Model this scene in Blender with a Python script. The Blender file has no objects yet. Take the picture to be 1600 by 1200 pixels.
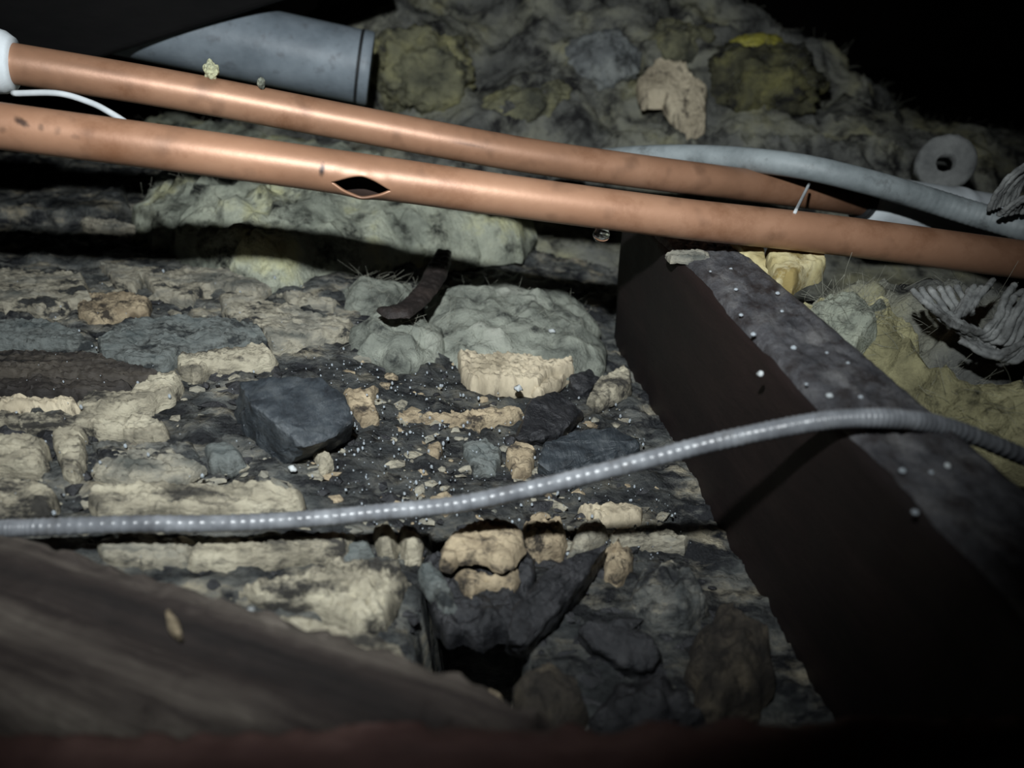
import bpy, bmesh, math, random
import numpy as np
from mathutils import Vector, Matrix
from mathutils.geometry import delaunay_2d_cdt

# ------------------------------------------------------------------ camera, world, light, exposure
SC = bpy.context.scene
COL = SC.collection
CAM = np.array((0.0, 0.0, 0.17)); PITCH = math.radians(30.0); FPX = 1209.0
cd = bpy.data.cameras.new('camera'); cam = bpy.data.objects.new('camera', cd); COL.objects.link(cam)
cam.location = CAM; cam.rotation_euler = (math.radians(90) - PITCH, 0, 0)
cd.sensor_width = 36.0; cd.lens = 36.0 * FPX / 1600.0; cd.clip_start = 0.01; cd.clip_end = 20
cd.dof.use_dof = True; cd.dof.focus_distance = 0.30; cd.dof.aperture_fstop = 9.0
SC.camera = cam

w = bpy.data.worlds.new('world'); SC.world = w; w.use_nodes = True
w.node_tree.nodes['Background'].inputs[0].default_value = (0.6, 0.7, 0.8, 1)
w.node_tree.nodes['Background'].inputs[1].default_value = 0.0015

ld = bpy.data.lights.new('torch', 'SPOT'); lo = bpy.data.objects.new('torch', ld); COL.objects.link(lo)
LPOS = Vector((-0.018, 0.02, 0.265)); LAIM = Vector((-0.055, 0.42, 0.04))
lo.location = LPOS; lo.rotation_euler = (LAIM - LPOS).to_track_quat('-Z', 'Y').to_euler()
ld.energy = 8.2; ld.color = (0.93, 0.98, 1.0); ld.spot_size = math.radians(97); ld.spot_blend = 1.0
ld.shadow_soft_size = 0.006

SC.view_settings.view_transform = 'Standard'; SC.view_settings.look = 'None'
SC.view_settings.exposure = 0.0; SC.view_settings.gamma = 1.0
SC.view_settings.use_curve_mapping = False

# ------------------------------------------------------------------ numeric helpers
RNG = np.random.RandomState(7)
PERM = np.concatenate([RNG.permutation(256)] * 3)
GRAD = RNG.normal(size=(256, 3)); GRAD /= np.linalg.norm(GRAD, axis=1)[:, None]

def perlin(p):
    p = np.asarray(p, float); i = np.floor(p).astype(int); f = p - i; i &= 255
    u = f * f * f * (f * (f * 6 - 15) + 10)
    def g(a, b, c):
        h = PERM[PERM[PERM[(i[:, 0] + a) & 255] + ((i[:, 1] + b) & 255)] + ((i[:, 2] + c) & 255)]
        return (GRAD[h] * (f - np.array((a, b, c)))).sum(1)
    L = lambda a, b, t: a + (b - a) * t
    x0 = L(L(g(0,0,0), g(1,0,0), u[:,0]), L(g(0,1,0), g(1,1,0), u[:,0]), u[:,1])
    x1 = L(L(g(0,0,1), g(1,0,1), u[:,0]), L(g(0,1,1), g(1,1,1), u[:,0]), u[:,1])
    return L(x0, x1, u[:,2]) * 1.6

def fbm(p, octv=4, gain=0.5):
    p = np.asarray(p, float); s = np.zeros(len(p)); a = 1.0
    for k in range(octv):
        s += a * perlin(p * 2 ** k + 17.3 * k); a *= gain
    return s

def ridged(p, octv=4):
    p = np.asarray(p, float); s = np.zeros(len(p)); a = 1.0
    for k in range(octv):
        s += a * (1 - 2 * np.abs(perlin(p * 2 ** k + 9.1 * k))); a *= 0.5
    return s

def smooth(a, b, x):
    t = np.clip((x - a) / (b - a), 0, 1); return t * t * (3 - 2 * t)

SP, CP = math.sin(PITCH), math.cos(PITCH)
def ray(px, py):
    cx = (px - 800.0) / FPX; cy = (600.0 - py) / FPX
    return np.array((cx, CP + cy * SP, cy * CP - SP))
def at(px, py, d):                       # a picture point at a depth along the lens axis -> world
    return CAM + d * ray(px, py)

def base_z(x, y):                        # macro shape of the void's floor of rotten timber
    x = np.asarray(x, float); y = np.asarray(y, float)
    z = 0.001 - 0.022 * np.tanh((x + 0.005) / 0.10)
    return z
def pit_m(x, y):                         # mask of the hole rotted through the floor
    return smooth(-0.004, 0.002, np.minimum(np.minimum(x + 0.023, 0.001 - x), np.minimum(y - 0.132, 0.192 - y)) + 0.0015 * perlin(np.c_[np.ravel(x) * 160, np.ravel(y) * 160, 0 * np.ravel(x)]).reshape(np.shape(x)))
def heap_z(x, y):                        # the wool heap that rises behind the pipes
    x = np.asarray(x, float); y = np.asarray(y, float)
    crest = np.interp(x, [-0.6, -0.30, -0.21, -0.10, 0.16, 0.28, 0.33, 0.45, 0.9],
                         [-0.02, 0.0, 0.09, 0.15, 0.135, 0.078, 0.03, 0.0, -0.02])
    start = np.interp(x, [-0.6, -0.25, -0.15, 0.1, 0.3], [0.50, 0.46, 0.40, 0.42, 0.36])
    z = -0.03 + (crest + 0.03) * smooth(0, 1, np.clip((y - start) / (0.76 - start), 0, 1)) ** 0.8
    return z - 0.6 * smooth(0.80, 1.15, y) * 0.2
def ground_z(x, y):
    return np.maximum(base_z(x, y), heap_z(x, y))

DS = np.linspace(0.06, 1.3, 1500)
def hit(px, py, surf=base_z, up=0.0):    # first point where the line of sight meets the surface
    r = ray(px, py); P = CAM[None] + DS[:, None] * r[None]
    below = P[:, 2] <= surf(P[:, 0], P[:, 1]) + up
    k = int(np.argmax(below)) if below.any() else len(DS) - 1
    return P[k]

def catmull(P, n):
    P = np.asarray(P, float); P = np.vstack([2 * P[0] - P[1], P, 2 * P[-1] - P[-2]])
    out = []
    m = len(P) - 3
    for t in np.linspace(0, m - 1e-6, n):
        k = int(t); u = t - k; a, b, c, d = P[k:k + 4]
        out.append(0.5 * (2 * b + (c - a) * u + (2 * a - 5 * b + 4 * c - d) * u * u + (3 * b - a - 3 * c + d) * u ** 3))
    return np.array(out)

# ------------------------------------------------------------------ object helpers
def lin(c):
    return tuple(((v / 255.0) / 12.92 if v / 255.0 <= 0.04045 else ((v / 255.0 + 0.055) / 1.055) ** 2.4) for v in c) + (1.0,)

def link(name, verts, faces, mat=None, parent=None, smooth_sh=True, loc=None, kind=None):
    V = np.asarray(verts, float)
    if loc is None: loc = np.zeros(3)
    me = bpy.data.meshes.new(name); me.from_pydata((V - np.asarray(loc)).tolist(), [], faces)
    me.update()
    if smooth_sh: me.polygons.foreach_set('use_smooth', [True] * len(me.polygons))
    o = bpy.data.objects.new(name, me); COL.objects.link(o); o.location = loc
    if mat: me.materials.append(mat)
    if parent is not None:
        o.parent = parent; o.location = Vector(loc) - parent.location
    if kind: o['kind'] = kind
    return o
def tag(o, label, cat, group=None):
    o['label'] = label; o['category'] = cat
    if group: o['group'] = group
    return o
def empty(name, loc, label, cat, group=None):
    o = bpy.data.objects.new(name, None); COL.objects.link(o); o.location = loc; o.empty_display_size = 0.01
    return tag(o, label, cat, group)

def tube_mesh(pts, rad, seg=20, caps=True):
    pts = np.asarray(pts, float); n = len(pts)
    rad = np.broadcast_to(np.asarray(rad, float), (n,))
    T = np.gradient(pts, axis=0); T /= np.linalg.norm(T, axis=1)[:, None]
    up = np.array((0, 0, 1.0)) if abs(T[0][2]) < 0.9 else np.array((0, 1.0, 0))
    V = []; N = np.cross(up, T[0]); N /= np.linalg.norm(N)
    ang = np.arange(seg) * 2 * math.pi / seg
    for i in range(n):
        N = N - T[i] * N.dot(T[i]); N /= np.linalg.norm(N); B = np.cross(T[i], N)
        V.append(pts[i] + rad[i] * (np.cos(ang)[:, None] * N + np.sin(ang)[:, None] * B))
    V = np.vstack(V); F = []
    for i in range(n - 1):
        for j in range(seg):
            k = (j + 1) % seg
            F.append((i * seg + j, i * seg + k, (i + 1) * seg + k, (i + 1) * seg + j))
    if caps:
        F.append(tuple(range(seg))[::-1]); F.append(tuple((n - 1) * seg + j for j in range(seg)))
    return V, F
def tube(name, pts, rad, mat, seg=20, parent=None, loc=None, kind=None):
    V, F = tube_mesh(pts, rad, seg)
    return link(name, V, F, mat, parent, True, loc if loc is not None else np.asarray(pts)[len(pts) // 2], kind)
def many_tubes(name, paths, rad, mat, seg=5, parent=None, loc=None, kind='stuff'):
    VV, FF, off = [], [], 0
    for p in paths:
        V, F = tube_mesh(p, rad, seg); VV.append(V); FF += [tuple(i + off for i in f) for f in F]; off += len(V)
    return link(name, np.vstack(VV), FF, mat, parent, True, loc, kind)

def outline(poly, step=5.0, jit=2.0, seed=0):
    P = np.asarray(poly, float); n = len(P); Q = []; NV = []
    for i in range(n):
        a, b = P[i], P[(i + 1) % n]; L = np.hypot(*(b - a)); m = max(1, int(round(L / step))); nv = np.array((-(b - a)[1], (b - a)[0])) / max(L, 1e-6)
        for k in range(m):
            Q.append(a + (b - a) * k / m); NV.append(nv)
    Q = np.array(Q); NV = np.array(NV); NV = 0.5 * NV + 0.25 * np.roll(NV, 1, 0) + 0.25 * np.roll(NV, -1, 0)
    d = fbm(np.c_[Q / 26.0, np.full(len(Q), seed * 1.37)], 3, 0.45)
    return Q + NV * (d * jit * 2.0)[:, None]

def seg_dist(Q, P):
    A = P; B = np.roll(P, -1, axis=0); d = np.full(len(Q), 1e9)
    for a, b in zip(A, B):
        ab = b - a; t = np.clip(((Q - a) @ ab) / max(ab @ ab, 1e-16), 0, 1)
        d = np.minimum(d, np.linalg.norm(Q - a - t[:, None] * ab, axis=1))
    return d
def inside(Q, P):
    x, y = Q[:, 0], Q[:, 1]; r = np.zeros(len(Q), bool); n = len(P); j = n - 1
    for i in range(n):
        xi, yi = P[i]; xj, yj = P[j]
        c = ((yi > y) != (yj > y)) & (x < (xj - xi) * (y - yi) / ((yj - yi) if yj != yi else 1e-12) + xi)
        r ^= c; j = i
    return r

SEED = [100]
def slab(name, label, cat, poly, th, mat, lift=0.0, surf=base_z, edge=0.0008, dome=0.0, rough=0.0007, freq=320,
         stretch=(1, 1, 1), jit=1.5, step=5.0, grain=0.0, grain_rot=0.0, octv=4, gain=0.55, sp=None, tilt=(0, 0), group=None, parent=None, bulge=0.0, sink=0.002, curl=0.0):
    """A solid piece lying on a surface: real thickness, broken edge, uneven top and a closed underside."""
    SEED[0] += 1; sd = SEED[0]
    pp = outline(poly, step, jit, sd)
    W = np.array([hit(a, b, surf, lift + th * 0.7) for a, b in pp])
    P2 = W[:, :2]
    ext = P2.max(0) - P2.min(0); c0 = P2.mean(0)
    if sp is None: sp = max(0.0008, math.sqrt(ext[0] * ext[1] / 2600.0))
    gx = np.arange(P2[:, 0].min(), P2[:, 0].max(), sp); gy = np.arange(P2[:, 1].min(), P2[:, 1].max(), sp)
    rs = np.random.RandomState(sd)
    G = np.array([(a, b) for a in gx for b in gy]).reshape(-1, 2)
    G = G + rs.uniform(-.25, .25, G.shape) * sp
    G = G[inside(G, P2)]
    if len(G): G = G[seg_dist(G, P2) > sp * 0.45]
    allp = np.vstack([P2, G]) if len(G) else P2
    nb = len(P2)
    v2, e2, f2, ov, oe, of = delaunay_2d_cdt([Vector(p) for p in allp], [], [list(range(nb))], 1, 1e-7)
    Q = np.array([tuple(v) for v in v2]); d = seg_dist(Q, P2); dm = max(d.max(), 1e-5)
    t1 = np.clip(d / max(edge, 1e-6), 0, 1); prof = 0.55 + 0.45 * np.sqrt(1 - (1 - t1) ** 2)
    td = np.clip(d / dm, 0, 1); pd = np.sqrt(np.clip(1 - (1 - td) ** 2, 0, 1))
    prof = (1 - dome) * prof + dome * pd
    b = surf(Q[:, 0], Q[:, 1]) + lift
    mean_b = b.mean(); b = mean_b + (b - mean_b) * 0.6
    b = b + tilt[0] * (Q[:, 0] - c0[0]) + tilt[1] * (Q[:, 1] - c0[1])
    if curl: b = b + curl * ((Q[:, 0] - c0[0]) / (ext[0] / 2)) ** 2
    lowf = fbm(np.c_[Q * 70, 0 * b + sd], 3) * (0.15 if grain_rot else 1.0)
    prof = prof * (0.92 + 0.25 * lowf * (1 - dome * .5))
    edge_n = 0.72 + 0.28 * np.clip(perlin(np.c_[Q * 160, 0 * b + sd * 2.1]) * 1.6 + .2, -1, 1)
    prof = prof * (edge_n + (1 - edge_n) * np.clip(d / max(edge * 1.8, 1e-6), 0, 1))
    q3 = np.c_[Q, b] * freq * np.array(stretch) + sd * 3.7
    nz = fbm(q3, octv, gain)
    top = np.c_[Q, b + th * prof + rough * nz * (0.4 + 0.6 * t1)]
    if grain:
        cg, sg = math.cos(math.radians(grain_rot)), math.sin(math.radians(grain_rot)); fy = 330 if not grain_rot else 160
        gq = np.c_[(Q[:, 0] * cg + Q[:, 1] * sg) * (28 if not grain_rot else 7), (-Q[:, 0] * sg + Q[:, 1] * cg) * fy, 0 * b + sd]
        top[:, 2] += grain * ridged(gq, 3) * (0.25 + 0.75 * t1) - grain * 0.6
    if bulge:
        top[:, 0] += bulge * perlin(q3 * 0.6 + 5); top[:, 1] += bulge * perlin(q3 * 0.6 + 11)
    bot = np.c_[Q, b - sink + 0 * b]
    cnt = np.array((c0[0], c0[1], mean_b)); n = len(Q)
    F = []; edges = {}
    for f in f2:
        f = list(f)
        a = Q[f[1]] - Q[f[0]]; c = Q[f[2]] - Q[f[0]]
        if a[0] * c[1] - a[1] * c[0] < 0: f = f[::-1]
        F.append(tuple(f)); F.append(tuple(i + n for i in f[::-1]))
        for i in range(len(f)):
            e = (f[i], f[(i + 1) % len(f)])
            edges[e] = 1
    # a mid row in the side wall keeps the broken edge rough
    side = [e for e in edges if (e[1], e[0]) not in edges]
    mids = {}; V = [top, bot]; extra = []
    for e in side:
        for i in e:
            if i not in mids:
                mids[i] = 2 * n + len(extra)
                m = 0.5 * (top[i] + bot[i]); o2 = Q[i] - c0; o2 = o2 / max(np.linalg.norm(o2), 1e-6)
                m[:2] += o2 * (0.15 + perlin(np.array([[Q[i][0] * 190, Q[i][1] * 190, sd * .7]]))[0]) * min(th * 0.25, 0.0012); extra.append(m)
    for a, c in side:
        F.append((c, a, mids[a], mids[c])); F.append((mids[c], mids[a], a + n, c + n))
    V = np.vstack(V + ([np.array(extra)] if extra else []))
    o = link(name, V, F, mat, parent, True, cnt)
    try: o.data.set_sharp_from_angle(angle=math.radians(50))
    except Exception: pass
    if label: tag(o, label, cat, group)
    return o

# ------------------------------------------------------------------ materials
def mat(name, cols, scale=60.0, stretch=(1, 1, 1), rough=0.8, bump=0.4, bscale=400.0, bstretch=None, dirt=None, dscale=90.0,
        dlo=0.5, dhi=0.62, metallic=0.0, detail=8.0, coat=0.0, rlo=None, dist=0.0015, seed=0.0, spec=0.4, sss=0.0):
    m = bpy.data.materials.new(name); m.use_nodes = True; nt = m.node_tree; N = nt.nodes; L = nt.links
    b = N['Principled BSDF']
    b.inputs['Roughness'].default_value = rough; b.inputs['Metallic'].default_value = metallic
    b.inputs['Specular IOR Level'].default_value = spec; b.inputs['Coat Weight'].default_value = coat
    b.inputs['Coat Roughness'].default_value = 0.15
    g = N.new('ShaderNodeNewGeometry')
    def mapped(st):
        mp = N.new('ShaderNodeMapping'); mp.inputs['Scale'].default_value = st; mp.inputs['Location'].default_value = (seed, seed * 1.3, seed * 0.7)
        L.new(g.outputs['Position'], mp.inputs['Vector']); return mp.outputs['Vector']
    def noise(sc, st, dt=detail, rg=0.6):
        n = N.new('ShaderNodeTexNoise'); n.inputs['Scale'].default_value = sc; n.inputs['Detail'].default_value = dt
        n.inputs['Roughness'].default_value = rg; L.new(mapped(st), n.inputs['Vector']); return n.outputs['Fac']
    f = noise(scale, stretch)
    r = N.new('ShaderNodeValToRGB'); L.new(f, r.inputs['Fac']); e = r.color_ramp.elements
    while len(e) < len(cols): e.new(0.5)
    for k, (p, c) in enumerate(cols): e[k].position = p; e[k].color = lin(c)
    out = r.outputs['Color']
    if dirt:
        f2 = noise(dscale, stretch, 10, 0.68)
        rr = N.new('ShaderNodeMapRange'); rr.inputs['From Min'].default_value = dlo; rr.inputs['From Max'].default_value = dhi
        L.new(f2, rr.inputs['Value'])
        mx = N.new('ShaderNodeMix'); mx.data_type = 'RGBA'; L.new(rr.outputs['Result'], mx.inputs[0]); L.new(out, mx.inputs[6]); mx.inputs[7].default_value = lin(dirt)
        out = mx.outputs[2]
    L.new(out, b.inputs['Base Color'])
    if rlo is not None:
        f3 = noise(scale * 3, (1, 1, 1), 5)
        rr = N.new('ShaderNodeMapRange'); rr.inputs['From Min'].default_value = 0.4; rr.inputs['From Max'].default_value = 0.62
        rr.inputs['To Min'].default_value = rlo; rr.inputs['To Max'].default_value = rough; L.new(f3, rr.inputs['Value']); L.new(rr.outputs['Result'], b.inputs['Roughness'])
    if bump:
        f4 = noise(bscale, bstretch or stretch, 8, 0.65)
        bp = N.new('ShaderNodeBump'); bp.inputs['Strength'].default_value = bump; bp.inputs['Distance'].default_value = dist
        L.new(f4, bp.inputs['Height']); L.new(bp.outputs['Normal'], b.inputs['Normal'])
    m['bsdf'] = b.name
    return m

GR = (0.25, 1, 1)      # grain runs along the void, left to right
M = {}
M['char'] = mat('wet charred timber', [(0.28, (34, 36, 38)), (0.43, (76, 79, 78)), (0.54, (112, 112, 106)), (0.66, (158, 150, 130))], 105, (0.5, 1, 1), 0.75, 1.0, 620, (0.7, 1, 1), dirt=(32, 34, 37), dscale=110, dlo=.47, dhi=.59, rlo=0.28)
def dark_tone(m):                              # floor's char, with the light's falloff at the bottom painted in
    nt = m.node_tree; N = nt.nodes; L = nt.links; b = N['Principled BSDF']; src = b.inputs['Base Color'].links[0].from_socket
    t = N.new('ShaderNodeAttribute'); t.attribute_name = 'dark_tone'; mx = N.new('ShaderNodeMix'); mx.data_type = 'RGBA'; mx.blend_type = 'MULTIPLY'
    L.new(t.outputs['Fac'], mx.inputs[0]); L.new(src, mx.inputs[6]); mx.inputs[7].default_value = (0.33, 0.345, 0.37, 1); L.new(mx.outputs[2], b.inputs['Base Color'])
dark_tone(M['char'])
M['pale'] = mat('pale rotten wood', [(0.32, (98, 94, 82)), (0.48, (160, 153, 134)), (0.66, (192, 185, 163))], 110, (0.4, 1, 1), 0.85, 0.9, 520, (0.4, 1, 1), dirt=(58, 56, 52), dscale=95, dlo=0.50, dhi=0.60)
M['paler'] = mat('bare pale wood', [(0.32, (140, 130, 110)), (0.5, (186, 174, 150)), (0.66, (206, 194, 168))], 60, (1, 1, 0.3), 0.85, 0.5, 420, (1, 1, 0.2), dirt=(88, 80, 68), dscale=120, dlo=0.53, dhi=0.64)
M['tan'] = mat('tan rotten wood', [(0.32, (108, 95, 76)), (0.5, (158, 143, 118)), (0.66, (184, 168, 140))], 120, (0.7, 1, 1), 0.85, 0.9, 520, dirt=(58, 52, 45), dscale=130, dlo=0.51, dhi=0.61)
M['greywood'] = mat('weathered grey wood', [(0.32, (84, 86, 81)), (0.46, (136, 133, 121)), (0.60, (188, 180, 158))], 95, (0.4, 1, 1), 0.85, 0.9, 520, (0.4, 1, 1), dirt=(50, 51, 50), dscale=95, dlo=0.51, dhi=0.61)
M['bluegrey'] = mat('damp blue grey wood', [(0.32, (72, 79, 79)), (0.5, (114, 119, 116)), (0.68, (146, 148, 140))], 110, (0.5, 1, 1), 0.75, 0.9, 520, dirt=(44, 48, 49), dscale=110, dlo=0.47, dhi=0.59)
M['darkwood'] = mat('dark stained wood', [(0.32, (26, 23, 22)), (0.5, (48, 44, 41)), (0.68, (80, 74, 66))], 60, (0.12, 1, 1), 0.7, 0.7, 350, (0.15, 1, 1), dirt=(24, 22, 22), dscale=90)
M['darkbark'] = mat('dark bark', [(0.32, (22, 19, 18)), (0.5, (40, 34, 32)), (0.68, (58, 50, 46))], 60, (1, 1, 1), 0.6, 0.6, 350)
M['coal'] = mat('wet black charcoal', [(0.32, (34, 38, 42)), (0.5, (56, 62, 67)), (0.68, (80, 85, 88))], 120, (1, 1, 1), 0.55, 0.8, 420, (1, 0.35, 1), rlo=0.3, spec=0.55)
M['coaldark'] = mat('matt black charcoal', [(0.32, (20, 21, 24)), (0.5, (36, 37, 40)), (0.68, (56, 56, 58))], 120, (1, 1, 1), 0.6, 0.8, 420, rlo=0.32, spec=0.5)
M['browndirt'] = mat('brown earthy crust', [(0.32, (32, 29, 27)), (0.5, (60, 55, 48)), (0.68, (90, 82, 68))], 120, (1, 1, 1), 0.9, 0.9, 500, dirt=(34, 31, 28), dscale=140)
M['wool'] = mat('dirty glass wool', [(0.30, (92, 96, 88)), (0.42, (146, 151, 138)), (0.54, (180, 184, 166)), (0.66, (206, 205, 164))], 26, (1, 1, 1), 1.0, 1.0, 260, dirt=(42, 44, 42), dscale=55, dlo=0.52, dhi=0.66, dist=0.003, spec=0.1)
M['woolgrey'] = mat('sooty grey glass wool', [(0.30, (72, 75, 71)), (0.44, (116, 120, 112)), (0.58, (150, 154, 143)), (0.72, (172, 174, 163))], 32, (1, 1, 1), 1.0, 0.9, 260, dirt=(46, 48, 48), dscale=70, dlo=0.54, dhi=0.68, dist=0.003, spec=0.1)
M['woolback'] = mat('dusty glass wool heap', [(0.30, (74, 75, 74)), (0.45, (112, 113, 108)), (0.56, (138, 138, 124)), (0.70, (158, 154, 118))], 17, (1, 1, 1), 1.0, 0.7, 220, dirt=(46, 46, 46), dscale=40, dlo=0.48, dhi=0.62, dist=0.004, spec=0.1)
M['woolyellow'] = mat('yellow glass wool', [(0.30, (100, 97, 76)), (0.48, (156, 151, 116)), (0.64, (192, 186, 146))], 45, (1, 1, 1), 1.0, 1.0, 260, dirt=(60, 60, 50), dscale=70, dlo=0.55, dhi=0.68, dist=0.003, spec=0.1)
M['woololive'] = mat('olive glass wool', [(0.30, (76, 77, 68)), (0.48, (122, 121, 98)), (0.64, (156, 152, 112))], 30, (1, 1, 1), 1.0, 0.8, 220, dirt=(62, 62, 58), dscale=50, dlo=0.52, dhi=0.66, dist=0.003, spec=0.1)
M['woolbright'] = mat('bright yellow glass wool', [(0.30, (110, 106, 46)), (0.48, (172, 166, 78)), (0.64, (206, 198, 112))], 45, (1, 1, 1), 1.0, 0.8, 260, dist=0.003, spec=0.1)
M['woolgreyback'] = mat('pale grey glass wool', [(0.30, (92, 95, 96)), (0.46, (124, 128, 128)), (0.64, (156, 160, 156))], 45, (1, 1, 1), 1.0, 0.8, 260, dirt=(70, 72, 72), dscale=50, dlo=.5, dhi=.66, dist=0.003, spec=0.1)
M['woololivedark'] = mat('dark olive glass wool', [(0.30, (50, 50, 44)), (0.48, (88, 87, 68)), (0.64, (128, 125, 84))], 30, (1, 1, 1), 1.0, 0.8, 220, dirt=(48, 48, 46), dscale=44, dlo=.46, dhi=.6, dist=0.003, spec=0.1)
M['foam'] = mat('yellowed foam', [(0.32, (140, 126, 82)), (0.5, (182, 172, 130)), (0.66, (196, 188, 156))], 50, (1, 1, 1), 0.9, 0.4, 260, dirt=(140, 124, 78), dscale=50, dlo=0.54, dhi=0.62)
M['fibre'] = mat('glass fibre strand', [(0.3, (110, 112, 102)), (0.6, (160, 160, 146))], 40, rough=0.7, bump=0)
M['joist'] = mat('dark red brown joist', [(0.32, (15, 9, 8)), (0.5, (22, 13, 12)), (0.68, (32, 22, 20))], 45, (1, 0.2, 1), 0.65, 0.4, 300, (1, 0.2, 1), spec=0.35)
M['dust'] = mat('grey dusty joist top', [(0.32, (50, 50, 53)), (0.5, (76, 76, 79)), (0.68, (104, 103, 103))], 110, (1, 0.7, 1), 0.75, 0.8, 500, dirt=(44, 40, 40), dscale=120, dlo=0.48, dhi=0.66, rlo=0.45)
M['plank'] = mat('dark brown streaked plank', [(0.34, (28, 24, 23)), (0.46, (48, 41, 38)), (0.54, (78, 71, 65)), (0.64, (112, 105, 96))], 34, (1, 1, 1), 0.85, 0.6, 300)
M['redboard'] = mat('dark red brown board', [(0.3, (52, 35, 32)), (0.5, (74, 52, 48)), (0.7, (104, 80, 74))], 60, (0.4, 1, 1), 0.8, 0.4, 200)
M['black'] = mat('black shadow stand-in', [(0.3, (8, 8, 9)), (0.7, (18, 17, 17))], 60, GR, 0.85, 0.4, 200, spec=0.15)
M['voidwall'] = mat('dark void surface', [(0.3, (24, 22, 21)), (0.7, (44, 40, 38))], 8, (1, 1, 1), 0.9, 0.5, 60, spec=0.1)
M['cable'] = mat('grey cable sheath', [(0.3, (84, 86, 90)), (0.5, (112, 115, 119)), (0.7, (142, 145, 149))], 120, (1, 1, 1), 0.30, 0.1, 500, dirt=(84, 84, 84), dscale=80, dlo=0.56, dhi=0.72, spec=0.5)
M['hose'] = mat('cloudy grey hose', [(0.3, (112, 120, 122)), (0.6, (146, 154, 156))], 70, (1, 1, 1), 0.55, 0.1, 300, dirt=(88, 92, 92), dscale=50, dlo=0.56, dhi=0.7, spec=0.5)
M['whiteplastic'] = mat('white plastic', [(0.3, (196, 204, 208)), (0.7, (228, 234, 238))], 40, (1, 1, 1), 0.4, 0.1, 200, dirt=(150, 156, 160), dscale=60, dlo=0.6, dhi=0.75)
M['greypvc'] = mat('grey plastic pipe', [(0.3, (104, 114, 122)), (0.7, (140, 150, 158))], 40, (1, 1, 1), 0.48, 0.15, 300, dirt=(100, 106, 112), dscale=120, dlo=0.55, dhi=0.7)
M['rubber'] = mat('dark rubber', [(0.3, (26, 28, 30)), (0.7, (46, 48, 50))], 60, rough=0.6, bump=0.1)
M['greyfoam'] = mat('grey foam', [(0.3, (92, 94, 94)), (0.7, (140, 142, 140))], 90, rough=0.95, bump=0.6, bscale=400)
M['rope'] = mat('grey fibre rope', [(0.3, (92, 94, 94)), (0.6, (150, 152, 150)), (0.75, (184, 186, 184))], 160, (1, 1, 1), 0.85, 0.6, 700, dirt=(60, 60, 58), dscale=60, dlo=0.52, dhi=0.66)
M['wire'] = mat('pale grey wire', [(0.3, (170, 176, 180)), (0.7, (210, 214, 216))], 60, rough=0.4, bump=0)
M['white'] = mat('white plaster crumb', [(0.3, (150, 156, 158)), (0.7, (196, 200, 200))], 200, rough=0.6, bump=0.3, bscale=600)

def copper_mat(name, inner=False):
    m = mat(name, [(0.30, (132, 98, 76)), (0.50, (156, 117, 92)), (0.70, (172, 133, 107))], 16, (1, 1, 1), 0.45, 0.12, 260,
            dirt=(122, 84, 60), dscale=34, dlo=0.52, dhi=0.74, metallic=0.25, spec=0.5, dist=0.0006)
    nt = m.node_tree; N = nt.nodes; L = nt.links; b = N['Principled BSDF']
    at_ = N.new('ShaderNodeAttribute'); at_.attribute_name = 'stain'
    mx = N.new('ShaderNodeMix'); mx.data_type = 'RGBA'
    src = b.inputs['Base Color'].links[0].from_socket
    L.new(at_.outputs['Fac'], mx.inputs[0]); L.new(src, mx.inputs[6]); mx.inputs[7].default_value = lin((44, 28, 22)); L.new(mx.outputs[2], b.inputs['Base Color'])
    return m
M['copper'] = copper_mat('oxidised copper')
M['copperin'] = mat('dark copper bore', [(0.3, (26, 18, 15)), (0.7, (46, 32, 26))], 60, rough=0.7, bump=0.2)  # dark inner wall of the pipe, so the split reads black
def glass_mat(col, tr):
    m = bpy.data.materials.new('water'); m.use_nodes = True; b = m.node_tree.nodes['Principled BSDF']
    b.inputs['Base Color'].default_value = col; b.inputs['Transmission Weight'].default_value = tr; b.inputs['Roughness'].default_value = 0.06; b.inputs['IOR'].default_value = 1.33
    return m
M['water'] = glass_mat((1, 1, 1, 1), 1.0)
M['glint_bead'] = glass_mat((0.55, 0.60, 0.64, 1), 0.5)  # water drops with a pale base colour in place of glints

# streaks of the near plank follow its own length
def streak(m, ang, st):
    for n in m.node_tree.nodes:
        if n.type == 'MAPPING':
            n.vector_type = 'TEXTURE'; n.inputs['Rotation'].default_value = (0, 0, ang); n.inputs['Scale'].default_value = st
streak(M['plank'], math.radians(-20), (7, 0.55, 1))

# ------------------------------------------------------------------ setting: floor of rotten timber, far wall, boards overhead
def grid(name, x0, x1, nx, y0, y1, ny, zf, m, kind=None):
    X, Y = np.meshgrid(np.linspace(x0, x1, nx), np.linspace(y0, y1, ny)); x = X.ravel(); y = Y.ravel()
    V = zf(x, y)
    F = [(j * nx + i, j * nx + i + 1, (j + 1) * nx + i + 1, (j + 1) * nx + i) for j in range(ny - 1) for i in range(nx - 1)]
    return link(name, V, F, m, None, True, (0, 0, 0), kind)
def floor_v(x, y):
    p = np.c_[x * 28, y * 75, 0 * x]
    lay = ridged(p, 4) * 0.0022
    q = np.c_[x * 150, y * 230, 0 * x + 3]
    z = base_z(x, y) + lay - 0.003 + fbm(q, 5, 0.66) * 0.0017
    r = np.c_[x * 40, y * 40, 0 * x + 8]
    z = z + np.maximum(fbm(r, 3), 0) * 0.004 - 0.085 * pit_m(x, y)
    return np.c_[x, y, z]
fl = grid('floor', -0.55, 0.55, 520, 0.02, 0.62, 420, floor_v, M['char'], 'structure')
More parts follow.
